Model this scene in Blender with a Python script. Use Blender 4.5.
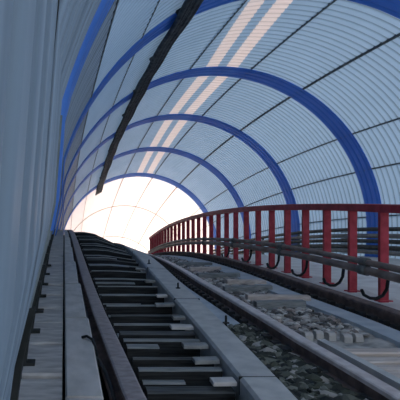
import bpy, bmesh, math, random
from mathutils import Vector, noise
random.seed(7)
S = bpy.context.scene
for o in list(bpy.data.objects): bpy.data.objects.remove(o)

# ---------------------------------------------------------------- camera
cam = bpy.data.cameras.new('camera'); co = bpy.data.objects.new('camera', cam)
S.collection.objects.link(co); S.camera = co
cam.sensor_width = 36; cam.lens = 54.0          # 600 px focal length at 400 px
cam.shift_x = 0.34; cam.shift_y = 0.075         # the photo is an off-centre crop
co.location = (0, 0, 0); co.rotation_euler = (math.radians(90), 0, 0)
cam.clip_start = 0.05; cam.clip_end = 500
# ---------------------------------------------------------------- world, sun, exposure
w = bpy.data.worlds.new('sky'); S.world = w; w.use_nodes = True
nt = w.node_tree; nt.nodes.clear()
wo = nt.nodes.new('ShaderNodeOutputWorld'); bg = nt.nodes.new('ShaderNodeBackground')
bg.inputs[0].default_value = (0.85, 0.92, 1.0, 1); bg.inputs[1].default_value = 1.25
nt.links.new(bg.outputs[0], wo.inputs[0])
sd = bpy.data.lights.new('sun', 'SUN'); sd.energy = 5.4; sd.angle = math.radians(3); sd.color = (1.0, 0.90, 0.82)
so = bpy.data.objects.new('sun', sd); S.collection.objects.link(so)
so.rotation_euler = Vector((-0.70, -0.10, -0.72)).to_track_quat('-Z', 'Y').to_euler()   # shines from upper right
S.view_settings.view_transform = 'Standard'; S.view_settings.look = 'None'
S.view_settings.exposure = 0.72; S.view_settings.gamma = 1; S.view_settings.use_curve_mapping = False

# ---------------------------------------------------------------- materials
def nodes(name):
    m = bpy.data.materials.new(name); m.use_nodes = True
    n = m.node_tree; n.nodes.clear(); return m, n, n.nodes.new('ShaderNodeOutputMaterial')
def noisecol(n, c1, c2, scale, detail=5, stretch=(1, 1, 1), lo=.35, hi=.65):
    tc = n.nodes.new('ShaderNodeTexCoord'); mp = n.nodes.new('ShaderNodeMapping')
    mp.inputs['Scale'].default_value = stretch
    nz = n.nodes.new('ShaderNodeTexNoise'); nz.inputs['Scale'].default_value = scale; nz.inputs['Detail'].default_value = detail
    r = n.nodes.new('ShaderNodeValToRGB'); r.color_ramp.elements[0].color = (*c1, 1); r.color_ramp.elements[1].color = (*c2, 1)
    r.color_ramp.elements[0].position = lo; r.color_ramp.elements[1].position = hi
    n.links.new(tc.outputs['Object'], mp.inputs[0]); n.links.new(mp.outputs[0], nz.inputs[0]); n.links.new(nz.outputs[0], r.inputs[0])
    return r.outputs[0], nz.outputs[0]
def pbr(name, c1, c2, scale=6, rough=.8, metal=0, stretch=(1, 1, 1), bump=.2, lo=.35, hi=.65, spec=.3):
    m, n, out = nodes(name)
    b = n.nodes.new('ShaderNodeBsdfPrincipled'); c, f = noisecol(n, c1, c2, scale, 6, stretch, lo, hi)
    n.links.new(c, b.inputs['Base Color']); b.inputs['Roughness'].default_value = rough; b.inputs['Metallic'].default_value = metal
    b.inputs['Specular IOR Level'].default_value = spec
    if bump:
        bp = n.nodes.new('ShaderNodeBump'); bp.inputs['Strength'].default_value = bump; bp.inputs['Distance'].default_value = .02
        n.links.new(f, bp.inputs['Height']); n.links.new(bp.outputs[0], b.inputs['Normal'])
    n.links.new(b.outputs[0], out.inputs[0]); return m
def sheet(name, c1, c2, tr, trans, scale=1.2, stretch=(1, .3, 1), lo=.3, hi=.7, groove=0):
    """thin panel that reflects c and lets some daylight glow through"""
    m, n, out = nodes(name)
    c, f = noisecol(n, c1, c2, scale, 6, stretch, lo, hi)
    if groove:                                          # shade painted into the narrow grooves between the ridges
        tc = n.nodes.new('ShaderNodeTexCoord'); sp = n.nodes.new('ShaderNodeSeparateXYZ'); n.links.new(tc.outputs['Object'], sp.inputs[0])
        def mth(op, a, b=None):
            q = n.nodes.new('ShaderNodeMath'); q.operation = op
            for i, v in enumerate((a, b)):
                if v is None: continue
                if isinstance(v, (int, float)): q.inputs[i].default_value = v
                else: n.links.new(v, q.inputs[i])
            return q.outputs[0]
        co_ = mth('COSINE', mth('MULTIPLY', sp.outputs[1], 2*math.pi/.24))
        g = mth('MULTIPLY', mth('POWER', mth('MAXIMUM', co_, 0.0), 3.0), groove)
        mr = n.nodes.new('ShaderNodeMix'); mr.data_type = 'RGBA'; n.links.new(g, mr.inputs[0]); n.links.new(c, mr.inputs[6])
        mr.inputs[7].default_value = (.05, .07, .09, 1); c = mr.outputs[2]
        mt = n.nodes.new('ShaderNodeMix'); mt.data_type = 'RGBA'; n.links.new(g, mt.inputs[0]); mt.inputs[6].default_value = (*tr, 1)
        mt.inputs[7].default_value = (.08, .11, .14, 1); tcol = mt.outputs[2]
    d = n.nodes.new('ShaderNodeBsdfPrincipled'); d.inputs['Roughness'].default_value = .55; n.links.new(c, d.inputs['Base Color'])
    d.inputs['Specular IOR Level'].default_value = .25
    t = n.nodes.new('ShaderNodeBsdfTranslucent'); t.inputs[0].default_value = (*tr, 1)
    if groove: n.links.new(tcol, t.inputs[0])
    mx = n.nodes.new('ShaderNodeMixShader'); mx.inputs[0].default_value = trans
    n.links.new(d.outputs[0], mx.inputs[1]); n.links.new(t.outputs[0], mx.inputs[2]); n.links.new(mx.outputs[0], out.inputs[0])
    return m
M = {
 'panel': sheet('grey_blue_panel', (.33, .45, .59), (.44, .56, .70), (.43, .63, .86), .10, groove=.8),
 'panel_left': sheet('shaded_blue_grey_panel', (.055, .08, .11), (.22, .29, .37), (.26, .36, .50), .08, 1.6, (.1, 3.4, .05), groove=.8),  # shade of the left wall painted in: darker, streaked copy of the panel
 'blue': sheet('blue_panel', (.06, .19, .66), (.10, .27, .78), (.08, .30, .9), .17),
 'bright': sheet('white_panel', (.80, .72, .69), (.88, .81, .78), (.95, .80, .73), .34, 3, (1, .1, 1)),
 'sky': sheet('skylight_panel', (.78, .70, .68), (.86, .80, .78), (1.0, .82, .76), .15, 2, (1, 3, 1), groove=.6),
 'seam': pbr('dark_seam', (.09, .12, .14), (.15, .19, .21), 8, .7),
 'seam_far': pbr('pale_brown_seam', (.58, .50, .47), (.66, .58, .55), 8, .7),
 'cable_dark': pbr('dark_cable', (.035, .045, .055), (.09, .11, .125), 7, .9),
 'slab': pbr('worn_slab', (.40, .38, .37), (.64, .61, .585), 5, .9, stretch=(1, 3, 1)),
 'slab2': pbr('pale_slab', (.54, .52, .50), (.68, .65, .63), 4, .9, stretch=(2, 1, 1)),
 'conc': pbr('smooth_grey_beam', (.50, .50, .49), (.63, .62, .60), 7, .85, bump=.1),
 'strip': pbr('pale_blue_concrete', (.40, .46, .52), (.56, .6, .64), 4, .8, bump=.15),
 'bed': pbr('trackside_gravel', (.28, .27, .25), (.62, .59, .56), 9, .95, bump=.6, lo=.3, hi=.7),
 'pale': pbr('pale_trackside', (.74, .68, .63), (.9, .85, .8), 3, .95, bump=.4),
 'pit_shade_joint': pbr('dark_pit_gravel', (.008, .010, .010), (.035, .038, .035), 9, .95, bump=.6),  # near-black so the sleeper gaps look dark: pit shade painted in; also beam joints
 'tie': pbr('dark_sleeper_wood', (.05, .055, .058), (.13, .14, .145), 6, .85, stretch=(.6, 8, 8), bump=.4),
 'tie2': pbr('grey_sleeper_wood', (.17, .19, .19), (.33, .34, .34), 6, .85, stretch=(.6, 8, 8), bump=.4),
 'tie_shade': pbr('shaded_sleeper_wood', (.015, .017, .018), (.04, .043, .045), 6, .9, stretch=(.6, 8, 8)),  # sleeper sides: shade of the gaps painted into the colour
 'chipboard': pbr('grey_board', (.22, .23, .23), (.40, .40, .39), 6, .9),
 'plank': pbr('weathered_plank', (.50, .42, .37), (.74, .65, .59), 5, .85, stretch=(.5, 9, 9), bump=.3),
 'rust': pbr('rail_rust', (.15, .11, .10), (.27, .195, .175), 9, .75, .2),
 'rusthead': pbr('worn_rail_top', (.58, .50, .48), (.76, .69, .67), 9, .5, .2, bump=.05),
 'railgrey': pbr('dull_rail_top', (.32, .28, .275), (.46, .40, .40), 12, .6, .3, stretch=(1, 2, 1)),
 'red': pbr('red_paint', (.34, .012, .028), (.50, .035, .06), 8, .5, spec=.4, bump=.05),
 'pipe': pbr('brown_pipe', (.20, .15, .13), (.34, .27, .235), 7, .6, .1, stretch=(1, .5, 1)),
 'clamp': pbr('grey_clamp', (.12, .13, .13), (.2, .21, .2), 9, .6, .4),
 'black': pbr('black_rubber', (.008, .010, .012), (.02, .022, .025), 9, .6),
 'post': pbr('dark_post', (.012, .016, .016), (.03, .034, .034), 6, .8),
 'postlight': pbr('grey_green_post', (.16, .2, .22), (.22, .26, .28), 6, .7),
 'chip': None, 'greenst': None,
 'wallpipe': pbr('dark_wall_pipe', (.035, .04, .04), (.08, .085, .08), 6, .6, .2),
 'wallpipe2': pbr('grey_wall_pipe', (.17, .17, .16), (.26, .25, .23), 6, .6, .2),
}
def stones(name, cols):
    m, n, out = nodes(name); b = n.nodes.new('ShaderNodeBsdfPrincipled'); g = n.nodes.new('ShaderNodeNewGeometry')
    r = n.nodes.new('ShaderNodeValToRGB'); r.color_ramp.interpolation = 'CONSTANT'
    while len(r.color_ramp.elements) < len(cols): r.color_ramp.elements.new(.5)
    for i, c in enumerate(cols): r.color_ramp.elements[i].position = i/len(cols); r.color_ramp.elements[i].color = (*c, 1)
    n.links.new(g.outputs['Random Per Island'], r.inputs[0]); n.links.new(r.outputs[0], b.inputs['Base Color'])
    b.inputs['Roughness'].default_value = .95; n.links.new(b.outputs[0], out.inputs[0]); return m
M['chip'] = stones('pale_rubble', [(.20, .18, .17), (.50, .48, .46), (.34, .32, .30), (.68, .66, .63), (.10, .10, .10), (.42, .36, .33)])
M['greenst'] = stones('mossy_rubble', [(.03, .035, .03), (.07, .08, .06), (.17, .18, .15), (.015, .02, .02), (.11, .12, .10), (.36, .35, .33), (.04, .045, .04)])
# ---------------------------------------------------------------- helpers
XC, R, K = 3.9, 4.1, .004
def zc(Y):
    if Y < 45: return -K*(Y-14)**2
    return -K*31**2 - 2*K*31*(Y-45)
def sm(a, b, t):
    t = max(0, min(1, (t-a)/(b-a))); return t*t*(3-2*t)
def lerp(pts, Y):
    if Y <= pts[0][0]: return pts[0][1]
    for (a, b), (c, d) in zip(pts, pts[1:]):
        if Y <= c: return b+(d-b)*(Y-a)/(c-a)
    return pts[-1][1]
def bank(x, Y):
    L = 1-max(0, min(1, (x-.8)/1.25)); return .70*L*sm(7, 20, Y)
def W(x, Y, h): return Vector((x, Y, zc(Y)-.6+h+bank(x, Y)))
LEFT = [(-.8, -.34), (-.6, -.32), (-.3, -.28), (0, -.205), (.2, -.155), (.4, -.105), (.6, -.065), (1.2, -.02)]
def tube_pt(th, Y, r=R):
    x, z = XC+r*math.cos(th), r*math.sin(th)
    if th > 2.6 and z < 1.2: x = lerp(LEFT, z)+(R-r)     # the left side wall leans outward towards its foot
    return Vector((x, Y, zc(Y)+z))
def link(name, bm, mats, parent=None, smooth=False, kind=None, label=None, cat=None, group=None):
    me = bpy.data.meshes.new(name); bmesh.ops.recalc_face_normals(bm, faces=bm.faces); bm.to_mesh(me); bm.free()
    for m in (mats if isinstance(mats, (list, tuple)) else [mats]): me.materials.append(M[m])
    if smooth:
        for p in me.polygons: p.use_smooth = True
    o = bpy.data.objects.new(name, me); S.collection.objects.link(o)
    if parent: o.parent = parent
    if kind: o['kind'] = kind
    if label: o['label'] = label
    if cat: o['category'] = cat
    if group: o['group'] = group
    return o
def empty(name, label, cat, group=None):
    o = bpy.data.objects.new(name, None); S.collection.objects.link(o); o['label'] = label; o['category'] = cat
    if group: o['group'] = group
    return o
def grid(bm, rows, mi=0):
    vs = [[bm.verts.new(p) for p in r] for r in rows]
    for a, b in zip(vs, vs[1:]):
        for i in range(len(a)-1):
            bm.faces.new((a[i], a[i+1], b[i+1], b[i])).material_index = mi
    return vs
def sweep(bm, ys, section, mi=lambda k: 0):
    """section(Y) -> list of world points (closed loop)"""
    rings = [[bm.verts.new(p) for p in section(Y)] for Y in ys]
    n = len(rings[0])
    for a, b in zip(rings, rings[1:]):
        for i in range(n):
            bm.faces.new((a[i], a[(i+1) % n], b[(i+1) % n], b[i])).material_index = mi(i)
    bm.faces.new(rings[0]); bm.faces.new(rings[-1][::-1])
def yrange(a, b, st):
    n = max(1, int(round((b-a)/st))); return [a+(b-a)*i/n for i in range(n+1)]
def block(bm, x0, x1, y0, y1, h0, h1, skew=0, jit=0, bev=.012, mi=0, nx=1):
    """board following the bed; chamfered top edges; nx cuts along x so that it bends with the bed"""
    j = lambda: random.uniform(-jit, jit)
    xs = [x0+(x1-x0)*i/nx for i in range(nx+1)]
    rings = []
    ja, jb = j(), j()
    for x in xs:
        s = skew*(x-x0)
        rings.append([bm.verts.new(W(x, y, h)) for y, h in
            ((y0+s+ja, h0), (y1+s+jb, h0), (y1+s+jb, h1-bev), (y1+s-bev+jb, h1), (y0+s+bev+ja, h1), (y0+s+ja, h1-bev))])
    for a, b in zip(rings, rings[1:]):
        for i in range(6): bm.faces.new((a[i], a[(i+1) % 6], b[(i+1) % 6], b[i])).material_index = mi
    bm.faces.new(rings[0]).material_index = mi; bm.faces.new(rings[-1][::-1]).material_index = mi
def vbox(bm, c, s, mi=0):
    r = bmesh.ops.create_cube(bm, size=1)
    for v in r['verts']: v.co = Vector((v.co.x*s[0], v.co.y*s[1], v.co.z*s[2]))+Vector(c)
    for f in {f for v in r['verts'] for f in v.link_faces}: f.material_index = mi
def tubeline(bm, pts, r, n=8, mi=0):
    pts = [Vector(p) for p in pts]; rings = []
    up = Vector((.13, .07, 1)).normalized()
    for i, p in enumerate(pts):
        t = (pts[min(i+1, len(pts)-1)]-pts[max(i-1, 0)]).normalized()
        a = t.cross(up)
        if a.length < .1: a = t.cross(Vector((1, 0, 0)))
        a.normalize(); b = t.cross(a).normalized()
        rr = r(i) if callable(r) else r
        rings.append([bm.verts.new(p+rr*(math.cos(2*math.pi*k/n)*a+math.sin(2*math.pi*k/n)*b)) for k in range(n)])
    for a, b in zip(rings, rings[1:]):
        for i in range(n): bm.faces.new((a[i], a[(i+1) % n], b[(i+1) % n], b[i])).material_index = mi
    bm.faces.new(rings[0]); bm.faces.new(rings[-1][::-1])
ORD = ['nearest', 'second', 'third', 'fourth', 'fifth', 'sixth', 'seventh', 'eighth', 'ninth', 'tenth', 'eleventh', 'twelfth']

# ---------------------------------------------------------------- tunnel shell
PITCH, AMP = .24, .024
Y0, Y1, YEND = -2.6, 31.9, 72.0
D = math.radians
def skyc(Y): return D(90)-(lerp([(0, 3.45), (10, 3.6), (15, 3.95), (20.5, 3.95), (33, 4.2), (80, 4.2)], Y)-XC)/R
SKW = D(5.6)
BANDS = [3.9, 9.8, 15.4, 20.7, 26.0, 31.3]; BW = .40
def corr(Y, amp=AMP):
    c = math.cos(2*math.pi*Y/PITCH); return 2*amp*max(0, c)**3-.3*amp
def shell(name, tha, thb, nseg, ya, yb, mat, kind='structure', amp=AMP, dr=0, step=PITCH/10, parent=None, **kw):
    bm = bmesh.new(); rows = []
    for Y in yrange(ya, yb, step):
        a = tha(Y) if callable(tha) else tha; b = thb(Y) if callable(thb) else thb
        rows.append([tube_pt(a+(b-a)*i/nseg, Y, R+dr+corr(Y, amp)) for i in range(nseg+1)])
    grid(bm, rows)
    return link(name, bm, mat, parent=parent, smooth=True, kind=kind, **kw)
TL, TR = D(190.5), D(-10.5)
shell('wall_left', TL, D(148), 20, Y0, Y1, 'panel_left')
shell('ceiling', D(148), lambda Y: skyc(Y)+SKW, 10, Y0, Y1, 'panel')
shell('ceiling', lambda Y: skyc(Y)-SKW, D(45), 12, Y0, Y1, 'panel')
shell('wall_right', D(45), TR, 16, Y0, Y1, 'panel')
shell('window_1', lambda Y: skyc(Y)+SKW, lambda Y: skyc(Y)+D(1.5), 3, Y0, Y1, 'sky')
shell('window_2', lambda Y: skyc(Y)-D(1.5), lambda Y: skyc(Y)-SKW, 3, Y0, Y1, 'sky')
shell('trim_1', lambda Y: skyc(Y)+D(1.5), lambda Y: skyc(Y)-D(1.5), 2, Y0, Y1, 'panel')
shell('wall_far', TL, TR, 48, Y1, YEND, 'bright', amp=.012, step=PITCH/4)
# longitudinal seams and purlins just behind the corrugation
SEAMS = [(D(100.5), .016), (D(79), .018), (D(59.5), .028), (D(36), .018), (D(22), .016), (D(5), .014), (D(148), .014), (D(131), .014)]
for k, (th, wd) in enumerate(SEAMS):
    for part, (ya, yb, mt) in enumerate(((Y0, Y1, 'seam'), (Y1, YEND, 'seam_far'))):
        bm = bmesh.new()
        def sec(Y, th=th, wd=wd):
            return [tube_pt(th+s*wd/R, Y, R-r) for s, r in ((-1, -.03), (1, -.03), (1, .014), (-1, .014))]
        sweep(bm, yrange(ya, yb, .5), sec)
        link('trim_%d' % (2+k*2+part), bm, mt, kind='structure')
# faint circumferential joints in the sunlit section
for k, Y in enumerate((39, 48)):
    bm = bmesh.new()
    ths = [TL+(TR-TL)*i/60 for i in range(61)]
    for y in (0,): grid(bm, [[tube_pt(t, Y-.05, R-.0) for t in ths], [tube_pt(t, Y-.05, R-.04) for t in ths], [tube_pt(t, Y+.05, R-.04) for t in ths], [tube_pt(t, Y+.05, R) for t in ths]])
    link('trim_%d' % (30+k), bm, 'seam_far', kind='structure')
# narrow dark frame joint near the camera and at the mouth of the sunlit section
def hoop(Y, w_, depth, name, mt, ta=TL, tb=TR, **kw):
    bm = bmesh.new(); ths = [ta+(tb-ta)*i/72 for i in range(73)]
    grid(bm, [[tube_pt(t, y, r) for t in ths] for y, r in ((Y-w_, R+.03), (Y-w_, R-depth), (Y+w_, R-depth), (Y+w_, R+.03))])
    return link(name, bm, mt, smooth=False, **kw)
hoop(1.5, .006, .004, 'trim_40', 'post', kind='structure')
# blue arch bands
where = ['arching over the near end beside the closest left wall panels', 'crossing the top right corner of the view',
         'sweeping down behind the red railing at right', 'in the middle distance', 'last but one before the sunlit end', 'right before the sunlit tunnel end']
for i, Y in enumerate(BANDS):
    bm = bmesh.new(); ya, yb = Y-(BW if i else .3), Y+(BW if i else .3)
    tl = D(182) if i else D(174)
    ths = [tl+(TR-tl)*k/72 for k in range(73)]
    rows = [[tube_pt(t, ya, R+.02) for t in ths]]
    rows += [[tube_pt(t, y, R-.030+corr(y, .012)) for t in ths] for y in yrange(ya, yb, PITCH/10)]
    rows += [[tube_pt(t, yb, R+.02) for t in ths]]
    grid(bm, rows)
    link('arch_band', bm, 'blue', smooth=True, label='%s blue arch band, %s' % (ORD[i], where[i]), cat='arch band', group='blue arch bands around the tunnel vault')

# ---------------------------------------------------------------- floor
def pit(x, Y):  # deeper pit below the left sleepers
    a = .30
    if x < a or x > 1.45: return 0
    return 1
bm = bmesh.new(); rows = []
xs = [-.5, -.3, -.1, .02, .2, .27, .30, .6, .9, 1.2, 1.44, 1.47]+[1.5+.08*i for i in range(1, 31)]+[4.1, 4.5, 5, 5.5, 6, 6.5, 7, 7.4, 7.8, 8.0]
ysr = yrange(-7, 4, .5)+yrange(4.08, 12, .08)+yrange(12.2, 22, .2)+yrange(22.5, 45, 1.5)+yrange(47, 72, 5)
for Y in ysr:
    row = []
    for x in xs:
        h = -.15 if not pit(x, Y) else -.75
        if 1.5 < x < 3.9: h = -.145+.035*noise.noise(Vector((x*5, Y*5, 0)))+.02*noise.noise(Vector((x*14, Y*14, 3)))
        if x >= 4: h = -.08+.02*noise.noise(Vector((x*3, Y*3, 0)))
        row.append(W(x, Y, h))
    rows.append(row)
vs = grid(bm, rows)
bm.faces.ensure_lookup_table()
for f in bm.faces:
    x = sum(v.co.x for v in f.verts)/4; Y = f.verts[0].co.y
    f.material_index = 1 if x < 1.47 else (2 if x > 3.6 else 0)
link('floor', bm, ['bed', 'pit_shade_joint', 'pale'], kind='structure')

# ---------------------------------------------------------------- left walkway slabs
Y = 1.0; n = 0; slabs = []
while Y < 30:
    L = random.uniform(.72, .9); slabs.append((Y, L)); Y += L
for i, (Y, L) in enumerate(slabs):
    bm = bmesh.new()
    xl = -.29
    t = random.uniform(-.014, .012)
    block(bm, xl, -.012, Y+.02, Y+L-.045, -.149, .0+t, jit=.008, bev=.015, skew=random.uniform(-.04, .04))
    k = i-3
    if 0 <= k < 8: lb, g = '%s worn grey walkway slab along the foot of left wall' % ORD[k], 'walkway slabs along the left wall'
    elif k < 0: lb, g = 'worn grey walkway slab by left wall below the bottom edge of view', 'walkway slabs nearest the camera'
    else: lb, g = 'distant worn grey walkway slab at foot of left wall towards the crest', 'distant walkway slabs'
    link('walkway_slab', bm, 'slab', label=lb, cat='slab', group=g)
Y = 1.6; i = 0
while Y < 30:
    L = random.uniform(1.9, 2.2); bm = bmesh.new()
    a = lerp([(3.6, .24), (6, .22), (18, .07), (40, .07)], Y); 
    sweep(bm, yrange(Y+.012, Y+L-.022, .4), lambda y, a=a: [W(x, y, h) for x, h in ((.008, -.149), (a, -.149), (a, .005), (a-.012, .02), (.02, .02), (.008, .005))])
    lb = ('%s long pale kerb slab between walkway and brown left rail' % ORD[i]) if i < 6 else 'distant long pale kerb slab between walkway and brown left rail'
    link('kerb_slab', bm, 'slab2', label=lb, cat='slab', group='pale kerb slabs beside the left rail' if i < 6 else 'distant pale kerb slabs'); Y += L; i += 1

# ---------------------------------------------------------------- rails
HEAD = (4, 5, 6, 7, 8, 9, 10)
def rail(name, xf, ya, yb, wd, label, top, h=.15, base=-.149, cols=('rust', 'railgrey')):
    bm = bmesh.new(); hw = wd/2
    prof = [(-hw*1.7, base), (hw*1.7, base), (hw*1.7, base+.02), (hw*.4, base+.045), (hw*.4, top-.045), (hw, top-.035), (hw, top-.008), (hw*.8, top),
            (-hw*.8, top), (-hw, top-.008), (-hw, top-.035), (-hw*.4, top-.045), (-hw*.4, base+.045), (-hw*1.7, base+.02)]
    sweep(bm, yrange(ya, yb, .25), lambda y: [W(xf(y)+x, y, hh) for x, hh in prof], mi=lambda k: 1 if k in (HEAD if cols[1] == 'rusthead' else (6, 7, 8)) else 0)
    root = empty(name, label, 'rail')
    link('rail_profile', bm, list(cols), parent=root)
    return root
def clips(root, xf, side, ya, yb, st, off):
    Y = ya; n = 0
    while Y < yb and n < 95:
        bm = bmesh.new(); x = xf(Y)+side*off
        block(bm, x-.035, x+.035, Y, Y+st*.45, -.149, -.07, bev=.008)
        link('rail_clip', bm, 'black', parent=root); Y += st; n += 1
xA = lambda Y: lerp([(2, .56), (3.65, .43), (6.1, .355), (10, .30), (18, .17), (60, .15)], Y)
xB = lambda Y: lerp([(2, 2.12), (3.7, 2.05), (5, 1.98), (8.4, 1.92), (15, 2.05), (60, 2.2)], Y)
xD = lambda Y: lerp([(2, 3.42), (6.1, 3.40), (8.1, 3.30), (15.5, 3.48), (60, 3.6)], Y)
rA = rail('rail', xA, 1.5, 40, .13, 'brown left rail running beside the pale kerb slabs, with worn top', .02)
rB = rail('rail', xB, 1.5, 40, .105, 'middle rusty rail with polished top right of the smooth grey beam', .02, cols=('rust', 'rusthead'))
rD = rail('rail', xD, 1.5, 40, .13, 'rusty rail at the foot of the red railing', .02, cols=('rust', 'rust'))
clips(rB, xB, -1, 5.0, 22, .22, .12)
clips(rD, xD, -1, 5.2, 22, .22, .13)
# short guard rail beside the middle rail
bm = bmesh.new()
xg = lambda Y: xB(Y)+.16
sweep(bm, yrange(3.0, 5.0, .2), lambda y: [W(xg(y)+a, y, h) for a, h in ((-.03, -.1), (.05, -.1), (.05, .0), (.035, .015), (-.03, .015))])
link('guard_rail', bm, 'conc', label='short pale guard rail lying against the middle rail near bottom right corner', cat='rail')

# ---------------------------------------------------------------- smooth grey beam
xE = lambda Y: lerp([(2, 1.33), (3.65, 1.42), (6.9, 1.55), (16, 1.95), (60, 2.05)], Y)
wE = lambda Y: lerp([(2, .22), (3.65, .26), (8, .30), (16, .42), (60, .4)], Y)
beam = empty('kerb_beam', 'long smooth grey concrete beam between the sleepers and the middle rail', 'beam')
bm = bmesh.new()
sweep(bm, yrange(1.5, 40, .4), lambda y: [W(x, y, h) for x, h in ((xE(y)-wE(y), -.75), (xE(y), -.149), (xE(y), .0), (xE(y)-.02, .02), (xE(y)-wE(y)+.02, .02), (xE(y)-wE(y), .0))])
link('beam_body', bm, 'conc', parent=beam)
for (u, v) in ((226, 341), (178, 302), (149, 276)):
    Yp = {226: 5.55, 178: 7.6, 149: 10.3}[u]; x = (u-64)*Yp/600
    bm = bmesh.new(); p = W(x, Yp, .02)
    tubeline(bm, [p+Vector((0, 0, -.03)), p+Vector((0, 0, .07)), p+Vector((.004, 0, .075))], .011)
    vbox(bm, p+Vector((0, 0, .008)), (.05, .05, .012))
    link('anchor_bolt', bm, 'black', parent=beam)
for Y in yrange(4, 24, 2.9):
    bm = bmesh.new(); block(bm, xE(Y)-wE(Y)-.002, xE(Y)+.002, Y, Y+.012, -.1, .0215, bev=.002); link('beam_joint', bm, 'pit_shade_joint', parent=beam)

# ---------------------------------------------------------------- sleepers between left rail and beam
def xl(Y): return xA(Y)+.075
Y = 2.6; i = 0; ties = []
Y = 3.3
while Y < 21:
    ties.append(Y); Y += random.choice((.19, .24, .3))*(1 if Y < 9 else 1.25)
vis = 0
for i, Y in enumerate(ties):
    long = (i % 3 != 1)
    xr = xE(Y)-wE(Y)-.03 - (0 if long else random.uniform(.18, .4))
    bm = bmesh.new()
    dz = random.choice((-.07, -.03, 0, 0))
    wdt = random.choice((.05, .08, .12))
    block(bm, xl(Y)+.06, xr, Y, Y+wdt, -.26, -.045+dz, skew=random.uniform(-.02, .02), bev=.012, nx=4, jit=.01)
    k = i-next(q for q, t in enumerate(ties) if t > 3.55)
    if k < 0: lb, g = 'dark timber sleeper below the bottom edge of view', 'sleepers nearest the camera'
    elif Y <= 5.55: lb, g = '%s dark timber sleeper between the left rail and the grey beam' % ORD[k], 'near timber sleepers between left rail and beam'
    elif Y < 7.6: lb, g = '%s sleeper past the nearest anchor bolt of the grey beam' % ORD[sum(5.55 < q <= Y for q in ties)-1], 'sleepers between first and second bolt'
    elif Y < 10.3: lb, g = '%s sleeper past the middle anchor bolt of the grey beam' % ORD[min(11, sum(7.6 <= q <= Y for q in ties)-1)], 'sleepers between second and third bolt'
    elif Y < 15: lb, g = 'distant dark timber sleeper on the slope beyond the farthest anchor bolt', 'sleepers beyond the farthest bolt'
    else: lb, g = 'tiny farthest timber sleeper at the crest against the sunlit tunnel end', 'sleepers at the crest'
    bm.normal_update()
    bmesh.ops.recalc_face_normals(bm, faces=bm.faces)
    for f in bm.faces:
        if f.normal.z > .6: f.material_index = 1  # only tops get wood grey; the other faces carry painted gap shade
    link('timber_sleeper', bm, ['tie_shade', 'tie2' if i % 3 else 'tie'], label=lb, cat='sleeper', group=g)
# bearer the sleepers rest on
for nm, xx in (('left', lambda y: xl(y)+.16), ('right', lambda y: xE(y)-wE(y)-.30)):
    bm = bmesh.new(); sweep(bm, yrange(2.2, 34, .5), lambda y: [W(xx(y)+a, y, h) for a, h in ((-.06, -.75), (.06, -.75), (.06, -.262), (-.06, -.262))])
    link('bearer_beam', bm, 'tie', label='dark bearer beam under the %s ends of the timber sleepers' % nm, cat='beam')
# loose paler boards on the sleeper ends
for i, Y in enumerate((4.02, 4.5, 4.93, 5.6, 6.0, 6.7, 7.3, 8.5, 9.8)):
    bm = bmesh.new(); x1 = xE(Y)-wE(Y)-.02; x0 = x1-random.uniform(.12, .34)
    block(bm, x0, x1, Y-.03, Y+.08, -.04, -.012, skew=random.uniform(-.12, .12), bev=.006, nx=3)
    link('loose_board', bm, 'chipboard' if i % 3 else 'slab2', label='%s small pale board lying on the sleeper ends beside the grey beam' % ORD[i], cat='board', group='loose pale boards on the sleepers')
# black cable along the left rail gap
pts = []
for i in range(60):
    Y = 3.2+i*.12; pts.append(W(xA(Y)-.13+.025*math.sin(Y*2.1), Y, -.06+.03*math.sin(Y*3.3)))
bm = bmesh.new(); tubeline(bm, pts, .014)
link('cable', bm, 'black', smooth=True, label='black cable winding in the dark gap beside the brown left rail', cat='cable')
bm = bmesh.new(); p = W(.22, 4.9, .03)
tubeline(bm, [W(.15, 5.0, .03), W(.19, 4.98, .045), W(.235, 4.9, .035), W(.255, 4.75, -.02), W(.262, 4.6, -.10)], .012)
link('cable', bm, 'black', smooth=True, label='short black cable end bent over the pale kerb slab edge', cat='cable')

# ---------------------------------------------------------------- between the right rails
def strip(ya, yb, fa, fb, top, name, mt, label):
    bm = bmesh.new()
    sweep(bm, yrange(ya, yb, .25), lambda y: [W(x, y, h) for x, h in ((fa(y), -.2), (fb(y), -.2), (fb(y), top), (fa(y), top))])
    link(name, bm, mt, label=label, cat='concrete strip')
strip(5.2, 38, lambda y: xD(y)-lerp([(6, .42), (14, .6), (40, .6)], y), lambda y: xD(y)-.18, -.10, 'concrete_strip', 'strip', 'pale blue grey concrete strip along inner side of the rail by the red railing')
strip(5.9, 9.5, lambda y: xE(y)+.03, lambda y: xB(y)-.17, -.10, 'concrete_strip', 'strip', 'short pale blue concrete strip between grey beam and middle rail')
strip(3, 38, lambda y: xD(y)+.14, lambda y: xD(y)+.29, -.07, 'concrete_strip', 'pale', 'narrow pale strip between the rusty rail and the red railing posts')
for i in range(7):
    Y = 3.55+i*.215
    bm = bmesh.new(); block(bm, xB(Y)+.25+.02*random.random()-(.3 if Y > 5.1 else 0)*0, xD(Y)-.17, Y, Y+.145, -.12, -.055+random.uniform(-.012, .01), skew=random.uniform(-.015, .015), bev=.012, nx=2)
    link('crossing_plank', bm, 'plank', label='%s weathered plank of the crossing laid between the two right rails' % ORD[i], cat='plank', group='weathered crossing planks between the right rails')
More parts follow.
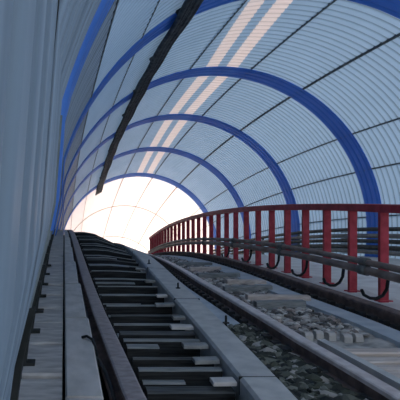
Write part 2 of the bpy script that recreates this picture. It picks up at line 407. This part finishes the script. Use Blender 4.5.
# short upright blocks at the crossing's far edge
for i in range(5):
    x = 2.22+i*.12; Y = 5.55+random.uniform(-.05, .05)
    bm = bmesh.new(); block(bm, x, x+random.uniform(.05, .09), Y, Y+.1, -.15, -.055+random.uniform(-.03, .01), bev=.02, skew=random.uniform(-.3, .3))
    link('stone_block', bm, 'chip', label='%s small stone block from the left in the row behind the crossing planks' % ['first', 'second', 'third', 'fourth', 'fifth'][i], cat='stone', group='small stone blocks behind the crossing planks')
# loose sleepers and splintered boards further up
for i, (x, Y, L, a) in enumerate([(2.25, 7.0, .6, .1), (2.3, 7.5, .75, -.12), (2.2, 8.2, .7, .2), (2.45, 9.0, .55, -.2), (2.2, 9.8, .7, .1), (2.3, 10.9, .6, .25), (2.3, 12.2, .7, -.1)]):
    bm = bmesh.new(); block(bm, x, x+L, Y, Y+.13, -.15, -.045, skew=a, bev=.012, nx=2)
    link('broken_board', bm, 'plank' if i % 2 else 'tie2', label='%s splintered board lying in the rubble between the right rails' % ORD[i], cat='board', group='splintered boards in the rubble')
# rubble
def stone(bm, p, s):
    r = bmesh.ops.create_icosphere(bm, subdivisions=1, radius=1)
    a = random.uniform(0, 6.28); ca, sa = math.cos(a), math.sin(a)
    sx, sy, sz = s*random.uniform(.8, 1.6), s*random.uniform(.6, 1.1), s*random.uniform(.35, .8)
    for v in r['verts']:
        c = v.co*random.uniform(.75, 1.2); x, y, z = c.x*sx, c.y*sy, c.z*sz
        v.co = Vector((x*ca-y*sa, x*sa+y*ca, z))+p
bm = bmesh.new()
for _ in range(1700):
    Y = 5.7+random.random()**1.3*13; a, b = xB(Y)+.16, xD(Y)-.5
    x = random.uniform(a, b)
    stone(bm, W(x, Y, -.125), random.uniform(.02, .055))
link('rubble', bm, 'chip', kind='stuff', label='pale broken rubble lying between the two right rails', cat='rubble')
bm = bmesh.new()
for _ in range(1300):
    Y = random.uniform(3.0, 6.0); x = random.uniform(xE(Y)+.04, xB(Y)-.1)
    stone(bm, W(x, Y, -.11), random.uniform(.025, .065))
for _ in range(300):
    Y = random.uniform(3.0, 4.4); x = random.uniform(xB(Y)+.25, xD(Y)-.2)
    stone(bm, W(x, Y, -.135), random.uniform(.015, .04))
link('rubble', bm, 'greenst', kind='stuff', label='dark mossy rubble beside the grey beam in the near foreground', cat='rubble')
# timber sleepers under rail B in the foreground rubble
for i, Y in enumerate((3.9, 4.5, 5.1, 5.7)):
    bm = bmesh.new(); block(bm, xE(Y)+.05, xB(Y)+.12, Y, Y+.14, -.2, -.095, bev=.012, nx=2)
    link('short_sleeper', bm, 'tie', label='%s short dark sleeper under the middle rail among mossy rubble' % ORD[i], cat='sleeper', group='short sleepers under the middle rail')

# ---------------------------------------------------------------- red railing
xR = lambda Y: lerp([(2, 3.85), (14, 3.86), (22, 3.95), (33, 4.2), (60, 4.3)], Y)
railing = empty('railing', 'long red painted metal railing with square posts right of the tracks', 'railing')
bm = bmesh.new()
sweep(bm, yrange(3.3, 28.6, .3), lambda y: [W(xR(y)+a, y, h) for a, h in ((-.06, .995), (.06, .995), (.06, 1.085), (.05, 1.095), (-.05, 1.095), (-.06, 1.085))])
link('top_rail', bm, 'red', parent=railing)
POSTS = []
Y = 7.24-.78*4
while Y < 28.6: POSTS.append(Y); Y += .78
for Y in POSTS:
    bm = bmesh.new(); p = W(xR(Y), Y, 0)
    vbox(bm, (p.x, p.y, p.z+.455), (.10, .06, 1.09)); vbox(bm, (p.x, p.y, p.z-.07), (.17, .12, .015))
    link('post', bm, 'red', parent=railing)
# twin pipes with clamps carried on the railing
for nm, hh, xo, rad in (('upper', .375, -.12, .04), ('lower', .275, -.13, .05)):
    root = empty('handrail_pipe', '%s of the twin brown pipes fixed along the track side of red railing' % nm, 'pipe', )
    bm = bmesh.new(); tubeline(bm, [W(xR(y)+xo, y, hh) for y in yrange(3.3, 28.2, .3)], rad, 10)
    link('pipe_tube', bm, 'pipe', parent=root, smooth=True)
    for Y in (4.6, 7.45, 10.3, 13.2, 16.1):
        bm = bmesh.new(); tubeline(bm, [W(xR(y)+xo, y, hh) for y in (Y-.09, Y-.03, Y+.03, Y+.09)], rad+.014, 10)
        link('pipe_coupling', bm, 'clamp', parent=root, smooth=True)
# black hose loops under the pipes
HY = [7.15, 8.25, 9.45, 10.65, 12.2, 13.8]
for i, Y in enumerate(HY):
    ctl = [(.36, .02), (.30, -.035), (.15, -.05), (0, -.03), (-.14, .03), (-.23, .12), (-.26, .25)]
    pts = []
    for k in range(len(ctl)-1):
        for q in range(4):
            f = q/4; pts.append(W(xR(Y)-.13, Y+ctl[k][0]*(1-f)+ctl[k+1][0]*f, ctl[k][1]*(1-f)+ctl[k+1][1]*f))
    pts.append(W(xR(Y)-.13, Y-.26, .25))
    bm = bmesh.new(); tubeline(bm, pts, .02)
    link('hose_loop', bm, 'black', smooth=True, label='%s black hose loop hanging under the brown pipes of red railing' % ORD[i], cat='hose', group='black hose loops under the railing pipes')
# pipes along the right wall
names = ['topmost', 'second from top', 'third from top', 'lowest']
for i, (hh, x, r, mt) in enumerate(((.62, 7.55, .05, 'wallpipe'), (.46, 7.5, .055, 'wallpipe2'), (.33, 7.48, .05, 'wallpipe'), (.18, 7.45, .06, 'wallpipe'), (.07, 7.4, .05, 'wallpipe2'))):
    lb = ['topmost dark', 'second from top grey', 'middle dark', 'fourth from top dark', 'lowest grey'][i]
    bm = bmesh.new(); tubeline(bm, [W(x, y, hh) for y in yrange(8, 31, .5)], r, 8)
    link('wall_pipe', bm, mt, smooth=True, label='%s pipe of the pipe rack running along right wall' % lb, cat='pipe', group='pipes along the right wall')
i = 0
for Y in yrange(9, 30, 3.5):
    bm = bmesh.new(); p = W(7.63, Y, 0); vbox(bm, (p.x, p.y, p.z+.3), (.06, .08, .78))
    for hh in (.55, .39, .26, .1, -.0): vbox(bm, (p.x-.12, p.y, p.z+hh), (.24, .05, .02))
    link('pipe_bracket', bm, 'wallpipe2', label='%s upright bracket holding the pipes along the right wall' % ORD[i], cat='bracket', group='pipe brackets at right wall'); i += 1

# ---------------------------------------------------------------- dark streak under the vault, built as a cable bundle
root = empty('cable_bundle', 'thick dark cable bundle hanging along the upper left of vault', 'cable bundle')
for k in range(7):
    ph = random.uniform(0, 6)
    pts = [tube_pt(D(120)+D(.75)*(k-3)+D(.25)*math.sin(y*.7+ph), y, R-.09-.025*math.sin(y*1.12)**2) for y in yrange(-6, 33, .4)]
    bm = bmesh.new(); tubeline(bm, pts, .03 if k % 2 else .042, 7)
    link('cable', bm, 'cable_dark', parent=root, smooth=True)
for Y in yrange(-5, 32, 2.8):
    bm = bmesh.new(); ths = [D(117.7)+D(4.6)*i/6 for i in range(7)]
    grid(bm, [[tube_pt(t, y, r) for t in ths] for y, r in ((Y-.03, R), (Y-.03, R-.13), (Y+.03, R-.13), (Y+.03, R))])
    link('cable_hanger', bm, 'cable_dark', parent=root)

# ---------------------------------------------------------------- posts at the foot of the left wall
i = 0
for Y in (3.45, 4.35, 5.3, 6.2, 7.1, 8.0, 8.9, 9.8):
    xw = -.25
    root = empty('wall_post', '%s dark footed post at the foot of left wall beside the walkway' % ORD[i], 'post', 'posts along the foot of the left wall')
    p = W(xw, Y, 0); zr = -.6+bank(xw, Y)
    bm = bmesh.new(); vbox(bm, (xw-.0, Y, p.z+.012), (.08, .13, .024))
    sweep(bm, [0, .15, .3, .45, .6], lambda t: [Vector((lerp(LEFT, zr+t)+dx, Y+dy, p.z+t)) for dx, dy in ((-.01, -.07), (.045, -.07), (.045, .07), (-.01, .07))])
    link('post_foot', bm, 'post', parent=root)
    bm = bmesh.new()
    sweep(bm, [.6, .8, 1.0, 1.2, 1.4, 1.7], lambda t: [Vector((lerp(LEFT, zr+t)+dx, Y+dy, p.z+t)) for dx, dy in ((-.02, -.03), (.018, -.03), (.018, .03), (-.02, .03))])
    link('post_shaft', bm, 'postlight', parent=root)
    i += 1
